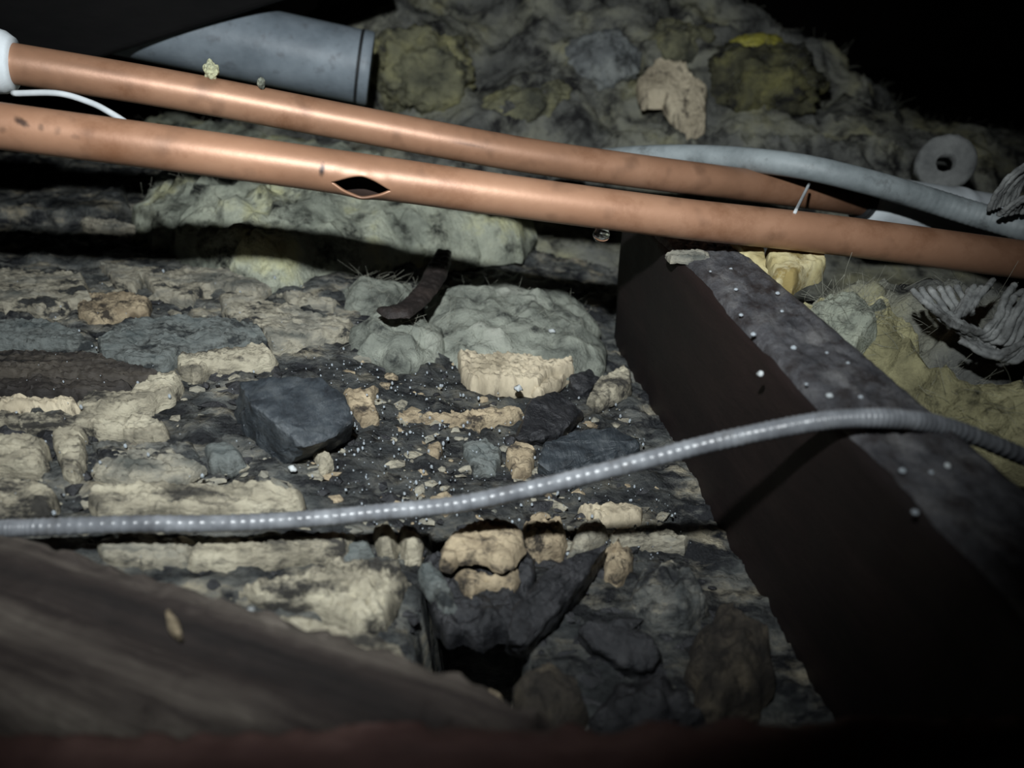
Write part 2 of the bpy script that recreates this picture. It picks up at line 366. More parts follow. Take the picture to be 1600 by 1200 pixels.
def dark_tone_attr(o, polys):
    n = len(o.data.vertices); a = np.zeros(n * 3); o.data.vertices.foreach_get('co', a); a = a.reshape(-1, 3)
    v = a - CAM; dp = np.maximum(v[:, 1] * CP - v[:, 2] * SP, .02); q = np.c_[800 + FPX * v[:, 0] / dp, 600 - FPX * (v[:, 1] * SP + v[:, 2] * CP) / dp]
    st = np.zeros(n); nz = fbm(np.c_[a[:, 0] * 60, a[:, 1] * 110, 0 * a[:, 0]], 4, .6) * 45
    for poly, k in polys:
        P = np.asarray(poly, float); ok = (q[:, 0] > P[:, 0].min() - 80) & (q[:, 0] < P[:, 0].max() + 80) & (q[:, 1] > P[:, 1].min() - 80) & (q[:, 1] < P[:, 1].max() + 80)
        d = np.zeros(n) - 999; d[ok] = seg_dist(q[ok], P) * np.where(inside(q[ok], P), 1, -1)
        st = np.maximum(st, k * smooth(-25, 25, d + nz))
    t = o.data.attributes.new('dark_tone', 'FLOAT', 'POINT'); t.data.foreach_set('value', st.astype(np.float32))
dark_tone_attr(fl, [([(360, 600), (560, 555), (700, 560), (930, 590), (1010, 690), (1090, 860), (1250, 1060), (1100, 1130), (700, 1100), (640, 920), (560, 850), (480, 830), (480, 760), (360, 730)], 0.88),
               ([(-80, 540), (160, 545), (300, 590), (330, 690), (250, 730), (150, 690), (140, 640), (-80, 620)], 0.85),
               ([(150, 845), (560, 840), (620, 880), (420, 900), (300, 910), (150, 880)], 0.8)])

def box(name, lo_, hi_, m, kind=None, parent=None):
    x0, y0, z0 = lo_; x1, y1, z1 = hi_
    V = [(x0,y0,z0),(x1,y0,z0),(x1,y1,z0),(x0,y1,z0),(x0,y0,z1),(x1,y0,z1),(x1,y1,z1),(x0,y1,z1)]
    F = [(3,2,1,0),(4,5,6,7),(0,1,5,4),(1,2,6,5),(2,3,7,6),(3,0,4,7)]
    return link(name, V, F, m, parent, False, (0, 0, 0), kind)
box('ground', (-1.8, -0.4, -0.16), (1.8, 2.2, -0.12), M['voidwall'], 'structure')
box('wall_back', (-1.8, 2.1, -0.12), (1.8, 2.2, 0.9), M['voidwall'], 'structure')
box('wall_left', (-1.8, -0.4, -0.12), (-1.7, 2.1, 0.9), M['voidwall'], 'structure')
box('wall_right', (1.7, -0.4, -0.12), (1.8, 2.1, 0.9), M['voidwall'], 'structure')
box('ceiling', (-1.8, -0.4, 0.9), (1.8, 2.2, 0.95), M['voidwall'], 'structure')

# ------------------------------------------------------------------ the joist on the right
JD = np.array((-0.156, 0.988, 0.0)); JD /= np.linalg.norm(JD); JN = np.array((JD[1], -JD[0], 0.0))
JTOP = 0.061; J0 = np.array((0.0824, 0.172, JTOP)); JW = 0.030; JH = 0.115
def joist_mesh(s0, s1, ns):
    prof = []
    bev = 0.004
    for k in range(9): prof.append((0, -JH + (JH - bev) * k / 8))
    for k in range(1, 4): a = math.pi / 2 * k / 4; prof.append((bev - bev * math.cos(a), -bev + bev * math.sin(a)))
    for k in range(9): prof.append((bev + (JW - 2 * bev) * k / 8, 0))
    for k in range(1, 4): a = math.pi / 2 * k / 4; prof.append((JW - bev + bev * math.sin(a), -bev + bev * math.cos(a)))
    for k in range(9): prof.append((JW, -bev - (JH - bev) * k / 8))
    prof = np.array(prof); S = np.linspace(s0, s1, ns); V = []
    for s in S:
        V.append(J0 + s * JD + prof[:, :1] * JN + prof[:, 1:] * np.array((0, 0, 1.0)))
    V = np.vstack(V); n = len(prof)
    nz = fbm(V * 60 * np.array((1, 0.3, 1)), 3)
    V[:, 2] += 0.0010 * nz; V += 0.0010 * fbm(V * 40 + 9, 3)[:, None] * JN
    F = []
    for i in range(ns - 1):
        for j in range(n):
            k = (j + 1) % n; F.append((i * n + j, i * n + k, (i + 1) * n + k, (i + 1) * n + j))
    F.append(tuple(range(n))[::-1]); F.append(tuple((ns - 1) * n + j for j in range(n)))
    return V, F
jr = empty('joist', J0 + np.array((0, 0, -JH)), 'dark red-brown timber joist running diagonally under the copper pipes at right', 'joist')
V, F = joist_mesh(-0.13, 0.19, 140)
F = [f[::-1] for f in F]
link('beam', V, F, M['joist'], jr)
# the crust of dust and grit that lies on its top face
ns, nw = 150, 26; V = []
for s in np.linspace(-0.128, 0.188, ns):
    for t in np.linspace(0.0012, JW - 0.0012, nw): V.append(J0 + s * JD + t * JN)
V = np.array(V); tt = np.tile(np.linspace(0, 1, nw), ns)
V[:, 2] += 0.0003 + 0.0013 * np.minimum(1, 8 * np.minimum(tt, 1 - tt)) + 0.0012 * fbm(V * 300, 4, .6) * np.minimum(1, 6 * np.minimum(tt, 1 - tt)) - 0.002 * (np.minimum(tt, 1 - tt) < 0.02)
link('dust_crust', V, [(i * nw + j, i * nw + j + 1, (i + 1) * nw + j + 1, (i + 1) * nw + j) for i in range(ns - 1) for j in range(nw - 1)], M['dust'], jr)['label'] = 'grey gritty dust layer'

# ------------------------------------------------------------------ near boards
flat = lambda z: (lambda x, y: np.zeros_like(np.asarray(x, float)) + z)
slab('plank', 'dark streaked old plank lying diagonally in the near left corner', 'plank',
     [(-150, 785), (0, 822), (140, 866), (300, 915), (480, 970), (640, 1022), (760, 1066), (870, 1118), (830, 1150), (400, 1152), (130, 1146), (-150, 1118)],
     0.012, M['plank'], surf=flat(0.026), edge=0.004, rough=0.0004, freq=300, jit=1.2, step=12, grain_rot=-20, grain=0.0012)
slab('board', 'dark red-brown board edge along the bottom nearest the camera', 'board',
     [(-200, 1132), (300, 1140), (600, 1128), (900, 1128), (1250, 1120), (1800, 1112), (1800, 1330), (-200, 1330)],
     0.012, M['redboard'], surf=flat(0.036), edge=0.003, rough=0.0003, freq=120, jit=0.5, step=20, grain_rot=.01, grain=.0003)
V = []
nb = box('shadow_block', (-0.16, -0.016, -0.02), (0.16, 0.016, 0.03), M['black'])  # added black box in place of the shadow cast on the grey pipe
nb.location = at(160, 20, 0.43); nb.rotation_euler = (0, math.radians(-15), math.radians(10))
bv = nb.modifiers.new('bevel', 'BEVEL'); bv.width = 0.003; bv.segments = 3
tag(nb, 'black block added as the shadow in the upper left corner above the grey pipe', 'shadow block')

# ------------------------------------------------------------------ copper pipes
def depth(thick): return 0.015 * FPX / thick
def pipe_path(rows, n):
    return catmull([at(x, y, depth(t)) for x, y, t in rows], n)
RP = 0.0075
rowsB = [(-200, 170, 74), (0, 197, 72), (280, 234, 69), (530, 269, 66.5), (800, 307, 64), (1060, 341, 62), (1300, 367, 60.5), (1590, 405, 59), (1760, 428, 58)]
rowsA = [(-60, 87, 63), (30, 101, 62), (280, 142, 58.5), (530, 189, 55.5), (800, 239, 53), (1000, 268, 51), (1250, 300, 48), (1400, 322, 46)]

def project(P):
    v = np.asarray(P) - CAM; dpt = v[:, 1] * CP - v[:, 2] * SP; up = v[:, 1] * SP + v[:, 2] * CP
    return np.c_[800 + FPX * v[:, 0] / dpt, 600 - FPX * up / dpt], dpt

def burst_pipe():
    n, seg = 900, 72
    P = pipe_path(rowsB, n); T = np.gradient(P, axis=0); T /= np.linalg.norm(T, axis=1)[:, None]
    s = np.concatenate([[0], np.cumsum(np.linalg.norm(np.diff(P, axis=0), axis=1))])
    px, _ = project(P); i0 = int(np.argmin(abs(px[:, 0] - 567))); s0 = s[i0]
    half = 0.0100
    tc = CAM - P[i0]; tc -= T[i0] * tc.dot(T[i0]); tc /= np.linalg.norm(tc)
    dn = np.cross(T[i0], tc); dn = dn if dn[2] < 0 else -dn
    phi0 = math.radians(30)
    e0 = math.cos(phi0) * tc + math.sin(phi0) * dn            # where the split faces
    V = np.zeros((n, seg + 1, 3)); TH = np.linspace(0, 2 * math.pi, seg + 1)
    for i in range(n):
        a = e0 - T[i] * e0.dot(T[i]); a /= np.linalg.norm(a); b = np.cross(T[i], a)
        if b[2] > 0: b = -b                                     # b points down: th > 0 is the lower lip
        t = (s[i] - s0) / half
        w = math.radians(27) * max(0.0, 1 - abs(t) ** 1.6) if abs(t) < 1 else 0.0
        sw = math.exp(-(t / 1.25) ** 2)
        th = TH.copy(); lo_ = th <= math.pi
        dth = np.where(lo_, th, 2 * math.pi - th)
        sh = w * np.clip(1 - dth / 2.2, 0, 1) ** 1.5
        th = np.where(lo_, th + sh, th - sh)
        lip = np.exp(-(dth / 0.55) ** 2) * (1.0 if w > 0 else 0)
        r = RP * (1 + 0.05 * sw * np.exp(-(dth / 1.4) ** 2)) + lip * (w / 0.6) * np.where(lo_, 0.0017, 0.0004)
        if w > 0: r = r + 0.00008 * np.sin(t * 9 + 1) * lip
        V[i] = P[i] + r[:, None] * (np.cos(th)[:, None] * a + np.sin(th)[:, None] * b)
    W = V.reshape(-1, 3); m = seg + 1
    F = [(i * m + j, i * m + j + 1, (i + 1) * m + j + 1, (i + 1) * m + j) for i in range(n - 1) for j in range(seg)]
    root = empty('copper_pipe', P[n // 2], 'front copper pipe with a burst split in its underside', 'pipe', 'copper pipes crossing the void')
    o = link('tube', W, F, M['copper'], root)
    bm = bmesh.new(); bm.from_mesh(o.data); bmesh.ops.remove_doubles(bm, verts=bm.verts, dist=1e-6)
    bm.normal_update(); bm.faces.ensure_lookup_table(); tot = 0.0
    for f in bm.faces[:3000]:
        cen = np.array(f.calc_center_median()); k = int(np.argmin(np.linalg.norm(P - cen, axis=1)))
        tot += f.normal.dot(Vector(cen - P[k]))
    if tot < 0: bmesh.ops.reverse_faces(bm, faces=bm.faces)
    bm.to_mesh(o.data); bm.free()
    so = o.modifiers.new('wall', 'SOLIDIFY'); so.thickness = 0.0009; so.offset = -1; o.data.materials.append(M['copperin']); so.material_offset = 1; so.material_offset_rim = 0
    # stains: black smudges near the left end and a scratch beside the split, dark brown tone at the torn lip
    co = np.array([v.co for v in o.data.vertices])
    q, _ = project(co); tov = ((CAM - co) * (co - P[np.clip((np.searchsorted(px[:, 0], q[:, 0])), 0, n - 1)])).sum(1) > 0
    st = np.zeros(len(co))
    nzz = 0.5 * fbm(co * 900, 3)
    def blot(x, y, rx, ry, rot=0.0, k=1.0):
        dx, dy = q[:, 0] - x, q[:, 1] - y; c, s_ = math.cos(rot), math.sin(rot)
        u, v_ = (dx * c + dy * s_) / rx, (-dx * s_ + dy * c) / ry
        return k * np.clip(1.6 - np.hypot(u, v_) * 1.25 + nzz * 0.6, 0, 1) * tov
    for a in [(34, 191, 14, 5.5, .5, .9), (64, 199, 5, 6, 0, .5), (90, 205, 5, 7, .4, .35), (118, 214, 8, 4, .3, .3), (503, 266, 4.2, 11, .1, 1.0), (4, 203, 6, 5, 0, .4), (250, 228, 4, 3, 0, .2)]:
        st = np.maximum(st, blot(*a))
    dark_tone = np.exp(-(((q[:, 0] - 567) / 52) ** 2 + ((q[:, 1] - 314) / 9) ** 2)) * 0.7
    st = np.maximum(st, dark_tone)
    under = np.clip(-0.15 + 0.5 * fbm(co * 90, 3), 0, 0.35)
    st = np.maximum(st, under)
    st = np.maximum(st, smooth(1380, 1600, q[:, 0]) * 0.35)
    at_ = o.data.attributes.new('stain', 'FLOAT', 'POINT'); at_.data.foreach_set('value', st.astype(np.float32))
    return P
PB = burst_pipe()
PA = pipe_path(rowsA, 700)
ra = empty('copper_pipe', PA[350], 'rear copper pipe, unbroken, running above the split one into white couplings', 'pipe', 'copper pipes crossing the void')
V, F = tube_mesh(PA, RP, 56); oA = link('tube', V, F, M['copper'], ra)
q, _ = project(V); st = np.clip(-0.12 + 0.5 * fbm(V * 80, 3), 0, 0.35)
for x, y, rx, ry, k in [(735, 226, 26, 3, .55), (150, 108, 60, 4, .2), (420, 150, 40, 5, .15)]:
    st = np.maximum(st, k * np.exp(-(((q[:, 0] - x) / rx) ** 2 + ((q[:, 1] - y - 0.19 * (q[:, 0] - x)) / ry) ** 2)))
st = np.maximum(st, smooth(1220, 1345, q[:, 0]) * 0.6)
a_ = oA.data.attributes.new('stain', 'FLOAT', 'POINT'); a_.data.foreach_set('value', st.astype(np.float32))

def coupling(label, P, i0, i1, r, profile):
    n = 60; idx = np.linspace(i0, i1, n); C = np.array([[np.interp(k, np.arange(len(P)), P[:, c]) for c in range(3)] for k in idx])
    if i0 > i1 or True:
        pass
    t = np.linspace(0, 1, n); rr = np.interp(t, profile[0], profile[1]) * r
    root = empty('pipe_coupling', C[n // 2], label, 'coupling', 'white plastic pipe couplings')
    V, F = tube_mesh(C, rr, 48); link('body', V, F, M['whiteplastic'], root)
    return root, C
def extend(P, k, step):                                   # carry a path on straight past its end
    d = (P[-1] - P[-20]) / 19; return np.vstack([P, [P[-1] + d * (j + 1) * step for j in range(k)]])
PA2 = extend(PA, 200, 1.0)
qa, _ = project(PA2)
ix = lambda x: int(np.argmin(abs(qa[:, 0] - x)))
rt, C = coupling('white plastic coupling on the rear copper pipe beside the frayed rope', PA2, ix(1352), ix(1620), 0.0135, ([0, .03, .06, .45, .5, .55, 1], [.82, .96, 1, 1, 1.08, 1, 1]))
V, F = tube_mesh(PA2[ix(1344):ix(1353)], 0.0098, 40); link('collar', V, F, M['rubber'], rt)['label'] = 'black rubber collar'
PA3 = extend(PA[::-1], 120, 1.0)
qb, _ = project(PA3)
jx = lambda x: int(np.argmin(abs(qb[:, 0] - x)))
coupling('white plastic coupling at the left end of the rear copper pipe', PA3, jx(24), jx(-120), 0.0118, ([0, .05, .12, 1], [.80, .95, 1, 1]))

# water drop under the front pipe
def drop(name, p, r, label, group=None, sq=1.0, m='water', cat='water drop'):
    bm = bmesh.new(); bmesh.ops.create_icosphere(bm, subdivisions=2, radius=r)
    for v in bm.verts:
        v.co.z *= sq
        if v.co.z > 0: v.co.x *= 1 - 0.3 * v.co.z / r; v.co.y *= 1 - 0.3 * v.co.z / r
    me = bpy.data.meshes.new(name); bm.to_mesh(me); bm.free(); me.polygons.foreach_set('use_smooth', [True] * len(me.polygons)); me.materials.append(M[m])
    o = bpy.data.objects.new(name, me); COL.objects.link(o); o.location = p
    return tag(o, label, cat, group)
iB = int(np.argmin(abs(project(PB)[0][:, 0] - 941)))
drop('water_drop', PB[iB] + np.array((0, -0.0005, -RP - 0.0022)), 0.0034, 'clear water drop hanging under the front copper pipe', None, 1.0)

# ------------------------------------------------------------------ grey waste pipe, hose, wire, cable
GP0, GP1 = at(578, 108, 0.475), at(-60, -26, 0.43)
d = (GP1 - GP0); L = np.linalg.norm(d); d /= L
rg = empty('waste_pipe', (GP0 + GP1) / 2, 'thick grey plastic waste pipe behind the rear copper pipe, upper left', 'pipe')
prof = [(0.006, 0.0185), (0.0, 0.0185), (-0.0005, 0.0192), (-0.0005, 0.0208), (0.0006, 0.0215), (0.0045, 0.0215), (0.0055, 0.0212), (0.03, 0.0212), (0.10, 0.0212), (L, 0.0212)]
rows = np.array([GP0 + d * a for a, b in prof]); seg = 64
a0 = np.cross(d, (0, 0, 1)); a0 /= np.linalg.norm(a0); b0 = np.cross(d, a0); an = np.arange(seg) * 2 * math.pi / seg
V = np.vstack([c + b * (np.cos(an)[:, None] * a0 + np.sin(an)[:, None] * b0) for c, (a, b) in zip(rows, prof)])
F = [(i * seg + j, i * seg + (j + 1) % seg, (i + 1) * seg + (j + 1) % seg, (i + 1) * seg + j) for i in range(len(prof) - 1) for j in range(seg)]
F.append(tuple(range(seg)))
o = link('body', V, F, M['greypvc'], rg); o.data.set_sharp_from_angle(angle=math.radians(40))
C = np.array([GP0 + d * a for a in np.linspace(0.0050, 0.0078, 6)]); V, F = tube_mesh(C, [.0205, .0214, .0217, .0217, .0214, .0205], 64)
link('seal_ring', V, F, M['rubber'], rg)['label'] = 'dark rubber sealing ring'

hp = catmull([at(*p) for p in [(860, 252, .43), (930, 250, .415), (1000, 245, .40), (1070, 244, .388), (1150, 248, .372), (1250, 260, .356), (1350, 283, .353), (1440, 309, .361), (1520, 334, .358), (1600, 357, .350), (1720, 394, .340)]], 260)
hr = 0.0056 * (1 + 0.035 * (np.sin(np.arange(260) * 1.9) > 0.55) * smooth(150, 210, np.arange(260)))
tag(tube('hose', hp, hr, M['hose'], 32), 'cloudy grey hose crossing over the white coupling at upper right', 'hose')
wp = catmull([at(*p) for p in [(20, 146, .275), (90, 146, .272), (140, 160, .270), (172, 176, .268), (205, 197, .266), (240, 222, .264)]], 60)
tag(tube('wire', wp, 0.0011, M['wire'], 12), 'thin pale wire curving down between the two copper pipes at left', 'wire')

cp_rows = [(-120, 832, .203), (0, 826, .206), (60, 824, .208), (200, 819, .211), (350, 818, .214), (480, 811, .216), (600, 800, .217), (720, 787, .216), (850, 759, .213), (980, 727, .208), (1100, 695, .202), (1200, 673, .197), (1290, 657, .193), (1360, 653, .190), (1430, 657, .192), (1500, 674, .199), (1600, 714, .213), (1700, 757, .222)]
cp = catmull([at(*p) for p in cp_rows], 900)
k = np.arange(900); RC = 0.00235
rib = 0.09 * np.maximum(0, np.sin(k * 1.05)) * (0.4 + 0.6 * (perlin(np.c_[k * 0.05, 0 * k, 0 * k]) > -0.1))
tag(tube('cable', cp, RC * (1 + rib), M['cable'], 20), 'grey ribbed cable crossing the whole debris and the joist', 'cable')

# ------------------------------------------------------------------ glass wool
def fibres(parent, pts, n, ln, seed, r=0.00006):
    rs = np.random.RandomState(seed); paths = []
    for i in rs.choice(len(pts), n):
        p = pts[i]; v = rs.normal(size=3); v[2] = abs(v[2]) * 0.7; v[1] -= 0.4; v /= np.linalg.norm(v); w_ = rs.normal(size=3) * 0.5
        l = ln * rs.uniform(0.4, 1.2)
        paths.append(np.array([p + v * l * t + w_ * l * t * t * 0.6 for t in np.linspace(0, 1, 5)]))
    many_tubes('fibres', paths, r, M['fibre'], 3, parent, np.array(parent.location))
def verts_world(o):
    n = len(o.data.vertices); a = np.zeros(n * 3); o.data.vertices.foreach_get('co', a); return a.reshape(-1, 3) + np.array(o.matrix_world.translation if o.parent else o.location)

def heap_v(x, y):
    z = heap_z(x, y)
    p = np.c_[x * 15, y * 15, z * 15]
    am = smooth(0.0, 0.05, z + 0.03)
    a = fbm(p, 3, 0.5) * 0.017 * am; b = np.maximum(fbm(np.c_[x * 48, y * 48, z * 60 + 4], 2), 0) * 0.005 * am
    c = fbm(np.c_[x * 160, y * 160, z * 160], 4, 0.7) * 0.0020 * am
    return np.c_[x + 0.012 * perlin(p * 1.7 + 3) * am, y - (a + b) * 0.7, z + a + b + c]
hp_ = grid('glass_wool', -0.42, 0.75, 430, 0.36, 0.98, 300, heap_v, M['woolback'])
tag(hp_, 'big dusty grey-brown glass wool heap filling the back of the void', 'insulation')

def wool(label, poly, th, m, lift=0.0, surf=ground_z, rough=0.004, freq=110, octv=3, bulge=0.004, dome=0.75, nf=120, ln=0.012, sp=None, cat='insulation', name='glass_wool', jit=3.0, sink=0.004, edge=.006):
    o = slab(name, label, cat, poly, th, M[m], lift, surf, edge=edge, dome=dome, rough=rough, freq=freq, jit=jit, step=9, bulge=bulge, sink=sink, sp=sp, octv=octv, gain=0.45, group='glass wool insulation pieces')
    if nf:
        P = verts_world(o); P = P[:len(P) // 2]
        fibres(o, P, nf, ln, SEED[0])
    return o
P_ = verts_world(hp_); P_ = P_[(P_[:, 1] > .42) & (P_[:, 1] < .85)]
fibres(hp_, P_, 2600, 0.010, 77, 0.00011)
wool('long pale tuft of glass wool under the split in the front pipe',
     [(190, 300), (215, 262), (300, 240), (420, 235), (560, 262), (700, 280), (800, 300), (838, 335), (815, 358), (740, 362), (640, 355), (560, 358), (470, 372), (400, 385), (330, 362), (270, 345), (215, 325)], 0.034, 'wool', rough=0.007, freq=90, bulge=0.006, nf=400)
wool('pale glass wool strip seen between the two copper pipes',
     [(190, 205), (250, 180), (350, 170), (500, 200), (640, 225), (780, 250), (820, 275), (700, 290), (500, 270), (300, 235)], 0.016, 'wool', lift=0.004, rough=0.004)
wool('flattened grey glass wool mat lying against the left side of the joist',
     [(660, 440), (700, 425), (760, 418), (830, 430), (880, 445), (915, 470), (938, 500), (945, 560), (900, 575), (850, 560), (790, 552), (720, 545), (690, 520), (665, 480)], 0.016, 'woolgrey', rough=0.0035)
wool('small grey-green glass wool wad left of the flattened mat',
     [(525, 435), (570, 425), (640, 430), (650, 455), (620, 480), (690, 505), (695, 535), (650, 555), (600, 552), (560, 530), (540, 500), (580, 480), (540, 460)], 0.012, 'woolgrey', rough=0.003)
def blob(label, px, py, wp, hp, m, amp=0.22, nf=160, lean=0.0, surf=ground_z, push=0.35, ln=0.007):
    SEED[0] += 1; c = hit(px, py, surf, 0.0); dp = (c - CAM)[1] * CP - (c - CAM)[2] * SP; k = dp / FPX
    rx, rz = wp * k / 2, hp * k / 2; ry = 0.55 * (rx + rz)
    bm = bmesh.new(); bmesh.ops.create_icosphere(bm, subdivisions=5, radius=1.0); U = np.array([v.co for v in bm.verts]); F = [tuple(v.index for v in f.verts) for f in bm.faces]; bm.free()
    q = U * np.array((rx, ry, rz)) * 55 + SEED[0] * 2.3
    r = 1 + amp * fbm(q, 3, .5) + amp * .35 * fbm(q * 5, 3, .6)
    V = U * r[:, None] * np.array((rx, ry, rz)); V[:, 0] += lean * V[:, 2]
    cc = c - ray(px, py) * (ry * push) + np.array((0, ry * .55, 0))
    o = link('glass_wool', V + cc, F, M[m], None, True, cc); tag(o, label, 'insulation', 'glass wool insulation pieces')
    fibres(o, V + cc, nf, ln, SEED[0], 0.00008); return o
blob('olive glass wool tuft beside the end of the grey waste pipe', 655, 125, 165, 130, 'woololive', .25)
blob('yellowish glass wool strand curving behind the rear pipe near the middle', 815, 175, 130, 75, 'woololive', .25, lean=.8)
blob('grey fluffy glass wool clump above the middle of the rear pipe', 945, 108, 110, 100, 'woolgreyback', .25)
blob('yellow-green glass wool lump behind the tan wood flake', 1062, 82, 105, 85, 'woololive', .22)
blob('dark olive curled glass wool roll at the right end of the heap', 1200, 145, 185, 125, 'woololivedark', .25, nf=300)
blob('bright yellow glass wool tuft on the crest of the heap', 1182, 78, 78, 42, 'woolbright', .22, nf=60, push=1.6)
wool('light grey glass wool bank along the top of the hose',
     [(930, 200), (1000, 180), (1100, 190), (1200, 195), (1320, 205), (1420, 235), (1400, 275), (1250, 262), (1100, 250), (960, 240)], 0.022, 'woolback', rough=0.006)
wool('dark grey glass wool drift sloping down to the right into the void',
     [(1270, 150), (1310, 105), (1345, 120), (1400, 160), (1430, 200), (1500, 190), (1550, 225), (1600, 260), (1560, 300), (1400, 270), (1300, 225)], 0.020, 'woolback', rough=0.007, nf=200)
# right-hand bank of wool beyond the joist
def right_z(x, y):
    return 0.0 + 0.045 * smooth(0.10, 0.34, np.asarray(y, float)) + 0 * np.asarray(x, float)
wool('cream and yellow glass wool roll along the right side of the joist',
     [(1235, 440), (1290, 448), (1350, 452), (1420, 470), (1440, 510), (1470, 560), (1520, 590), (1600, 600), (1680, 620), (1680, 760), (1600, 720), (1530, 690), (1470, 650), (1400, 595), (1330, 540), (1280, 490)], 0.026, 'woolyellow', surf=right_z, lift=-0.008, rough=0.005, freq=120, nf=250)
wool('brown soiled glass wool mat under the frayed rope at right',
     [(1250, 455), (1300, 425), (1400, 420), (1520, 430), (1700, 450), (1700, 640), (1600, 615), (1520, 600), (1460, 560), (1420, 500), (1330, 480)], 0.022, 'woolback', surf=right_z, lift=-0.012, rough=0.005, nf=150)
wool('pale dirty glass wool tuft between joist and frayed rope',
     [(1275, 465), (1300, 450), (1350, 452), (1400, 462), (1412, 490), (1370, 505), (1340, 525), (1305, 505)], 0.014, 'wool', surf=right_z, lift=0.008, rough=0.003, nf=100)

slab('foam_chip', 'yellowed cracked foam chip under the front pipe right of the joist', 'foam chip', [(1140, 378), (1190, 383), (1196, 405), (1205, 432), (1175, 412), (1155, 395)], 0.006, M['foam'], surf=right_z, lift=0.018, group='foam chips beside the joist')
slab('foam_chip', 'larger pale foam chip with brown edge under the front pipe', 'foam chip', [(1198, 384), (1285, 392), (1292, 410), (1262, 425), (1240, 440), (1212, 438), (1203, 410)], 0.008, M['foam'], surf=right_z, lift=0.016, group='foam chips beside the joist')

slab('bark_strip', 'dark brown curled bark strip drooping over the grey wool left of centre', 'bark strip', [(682, 388), (706, 392), (698, 430), (672, 466), (640, 490), (606, 490), (588, 477), (626, 468), (655, 440), (668, 410)], 0.003, M['darkbark'], lift=0.020, dome=.4, jit=1.0, sink=0)
for k_, (x, y, d_, r, lb) in enumerate([(330, 110, .309, .0036, 'small pale wool tuft on the rear copper pipe before the grey waste pipe'), (408, 130, .313, .0021, 'tiny pale wool tuft on the rear copper pipe right of a bigger tuft')]):
    bm = bmesh.new(); bmesh.ops.create_icosphere(bm, subdivisions=4, radius=r); co = np.array([v.co for v in bm.verts]); n_ = fbm(co * 500 + k_ * 9, 4)
    for v, a in zip(bm.verts, n_): v.co *= 1 + 0.35 * a; v.co.x *= .75
    me = bpy.data.meshes.new('glass_wool'); bm.to_mesh(me); bm.free(); me.polygons.foreach_set('use_smooth', [True] * len(me.polygons)); me.materials.append(M['wool'])
    o = bpy.data.objects.new('glass_wool', me); COL.objects.link(o); o.location = at(x, y, d_); tag(o, lb, 'insulation', 'glass wool insulation pieces')
tag(tube('straw', catmull([at(1264, 288, .353), at(1254, 308, .335), at(1242, 332, .292)], 12), .0007, M['wire'], 8), 'short pale straw bridging the gap between the two copper pipes', 'straw')

# ------------------------------------------------------------------ foam ring and ropes at right
def ring(p, r0, r1, ln, ax, m, label):
    ax = np.asarray(ax, float); ax /= np.linalg.norm(ax); a = np.cross(ax, (0, 0, 1)); a /= np.linalg.norm(a); b = np.cross(a, ax); seg = 48
    pr = [(0.0006, r0), (-ln, r0), (-ln, r1), (-0.002, r1), (-0.0005, r1 - 0.0006), (0.0008, r1 - 0.002), (0.0010, (r0 + r1) / 2), (0.0006, r0 + 0.0006)]
    an = np.arange(seg) * 2 * math.pi / seg
    V = np.vstack([p + ax * h + r * (np.cos(an)[:, None] * a + np.sin(an)[:, None] * b) for h, r in pr])
    V += 0.0005 * fbm(V * 300, 3)[:, None]
    n = len(pr); F = [(i * seg + j, ((i + 1) % n) * seg + j, ((i + 1) % n) * seg + (j + 1) % seg, i * seg + (j + 1) % seg) for i in range(n) for j in range(seg)]
    return tag(link('foam_ring', V, F, m, None, True, p), label, 'ring')
pr_ = at(1478, 254, 0.43); ring(pr_, 0.0048, 0.0155, 0.04, (CAM - pr_) + np.array((0.04, 0, 0.05)), M['greyfoam'], 'grey foam pipe sleeve end with a dark round hole, behind the white coupling')

def rope(label, lines, r, n=40):
    pts = [catmull([at(*p) for p in ln], n) for ln in lines]
    root = empty('frayed_rope', np.mean([p.mean(0) for p in pts], axis=0), label, 'rope', 'frayed grey rope ends')
    rs = np.random.RandomState(len(lines))
    for p in pts:
        p = p + np.cumsum(rs.normal(size=p.shape) * 0.00012, axis=0)
        kk = np.arange(len(p)); tube('strand', p, r * (0.9 + 0.10 * np.sin(kk * 1.1 + rs.uniform(0, 6))) , M['rope'], 8, root)
D = 0.272
ls = []
for j in range(6):      # the V-shaped fold of parallel strands
    ls.append([(1425 + j * 14, 452 - j, D + .006), (1450 + j * 13, 478 + 2 * j, D), (1482 + j * 7, 505 - j * 5, D - .004), (1500 + j * 7, 480 - 5 * j, D - .002), (1515 + j * 7, 455 - 3 * j, D + .004)])
for j in range(7):
    ls.append([(1490 + j * 12, 498 + 5 * j, D - .006), (1530 + j * 9, 522 + 3 * j, D - .010), (1556 + j * 8, 500 - 2 * j, D - .010), (1566 + j * 10, 468 - 2 * j, D - .004), (1580 + j * 12, 448, D + .004)])
for j in range(6):
    ls.append([(1500 + j * 14, 530 + 4 * j, D - .010), (1545 + j * 9, 552 + 2 * j, D - .014), (1580 + j * 10, 548 - 5 * j, D - .014), (1620 + j * 10, 520, D - .010)])
for j in range(4):
    ls.append([(1440 + j * 10, 470 + 8 * j, D - .002), (1480 + j * 12, 500 + 8 * j, D - .006), (1520 + j * 14, 515 + 9 * j, D - .008)])
rope('frayed grey rope folded in loose loops on the wool at right', ls, 0.00125)
ls = [[(1545 + 5 * j, 330 - 2 * j, .345), (1560 + 6 * j, 295 - 3 * j, .34), (1590 + 8 * j, 262 - 2 * j, .335), (1650, 232 + 3 * j, .33)] for j in range(9)]
ls += [[(1560 + 9 * j, 338 - j, .338), (1580 + 8 * j, 318 - 3 * j, .333), (1640, 285 + 4 * j, .33)] for j in range(6)]
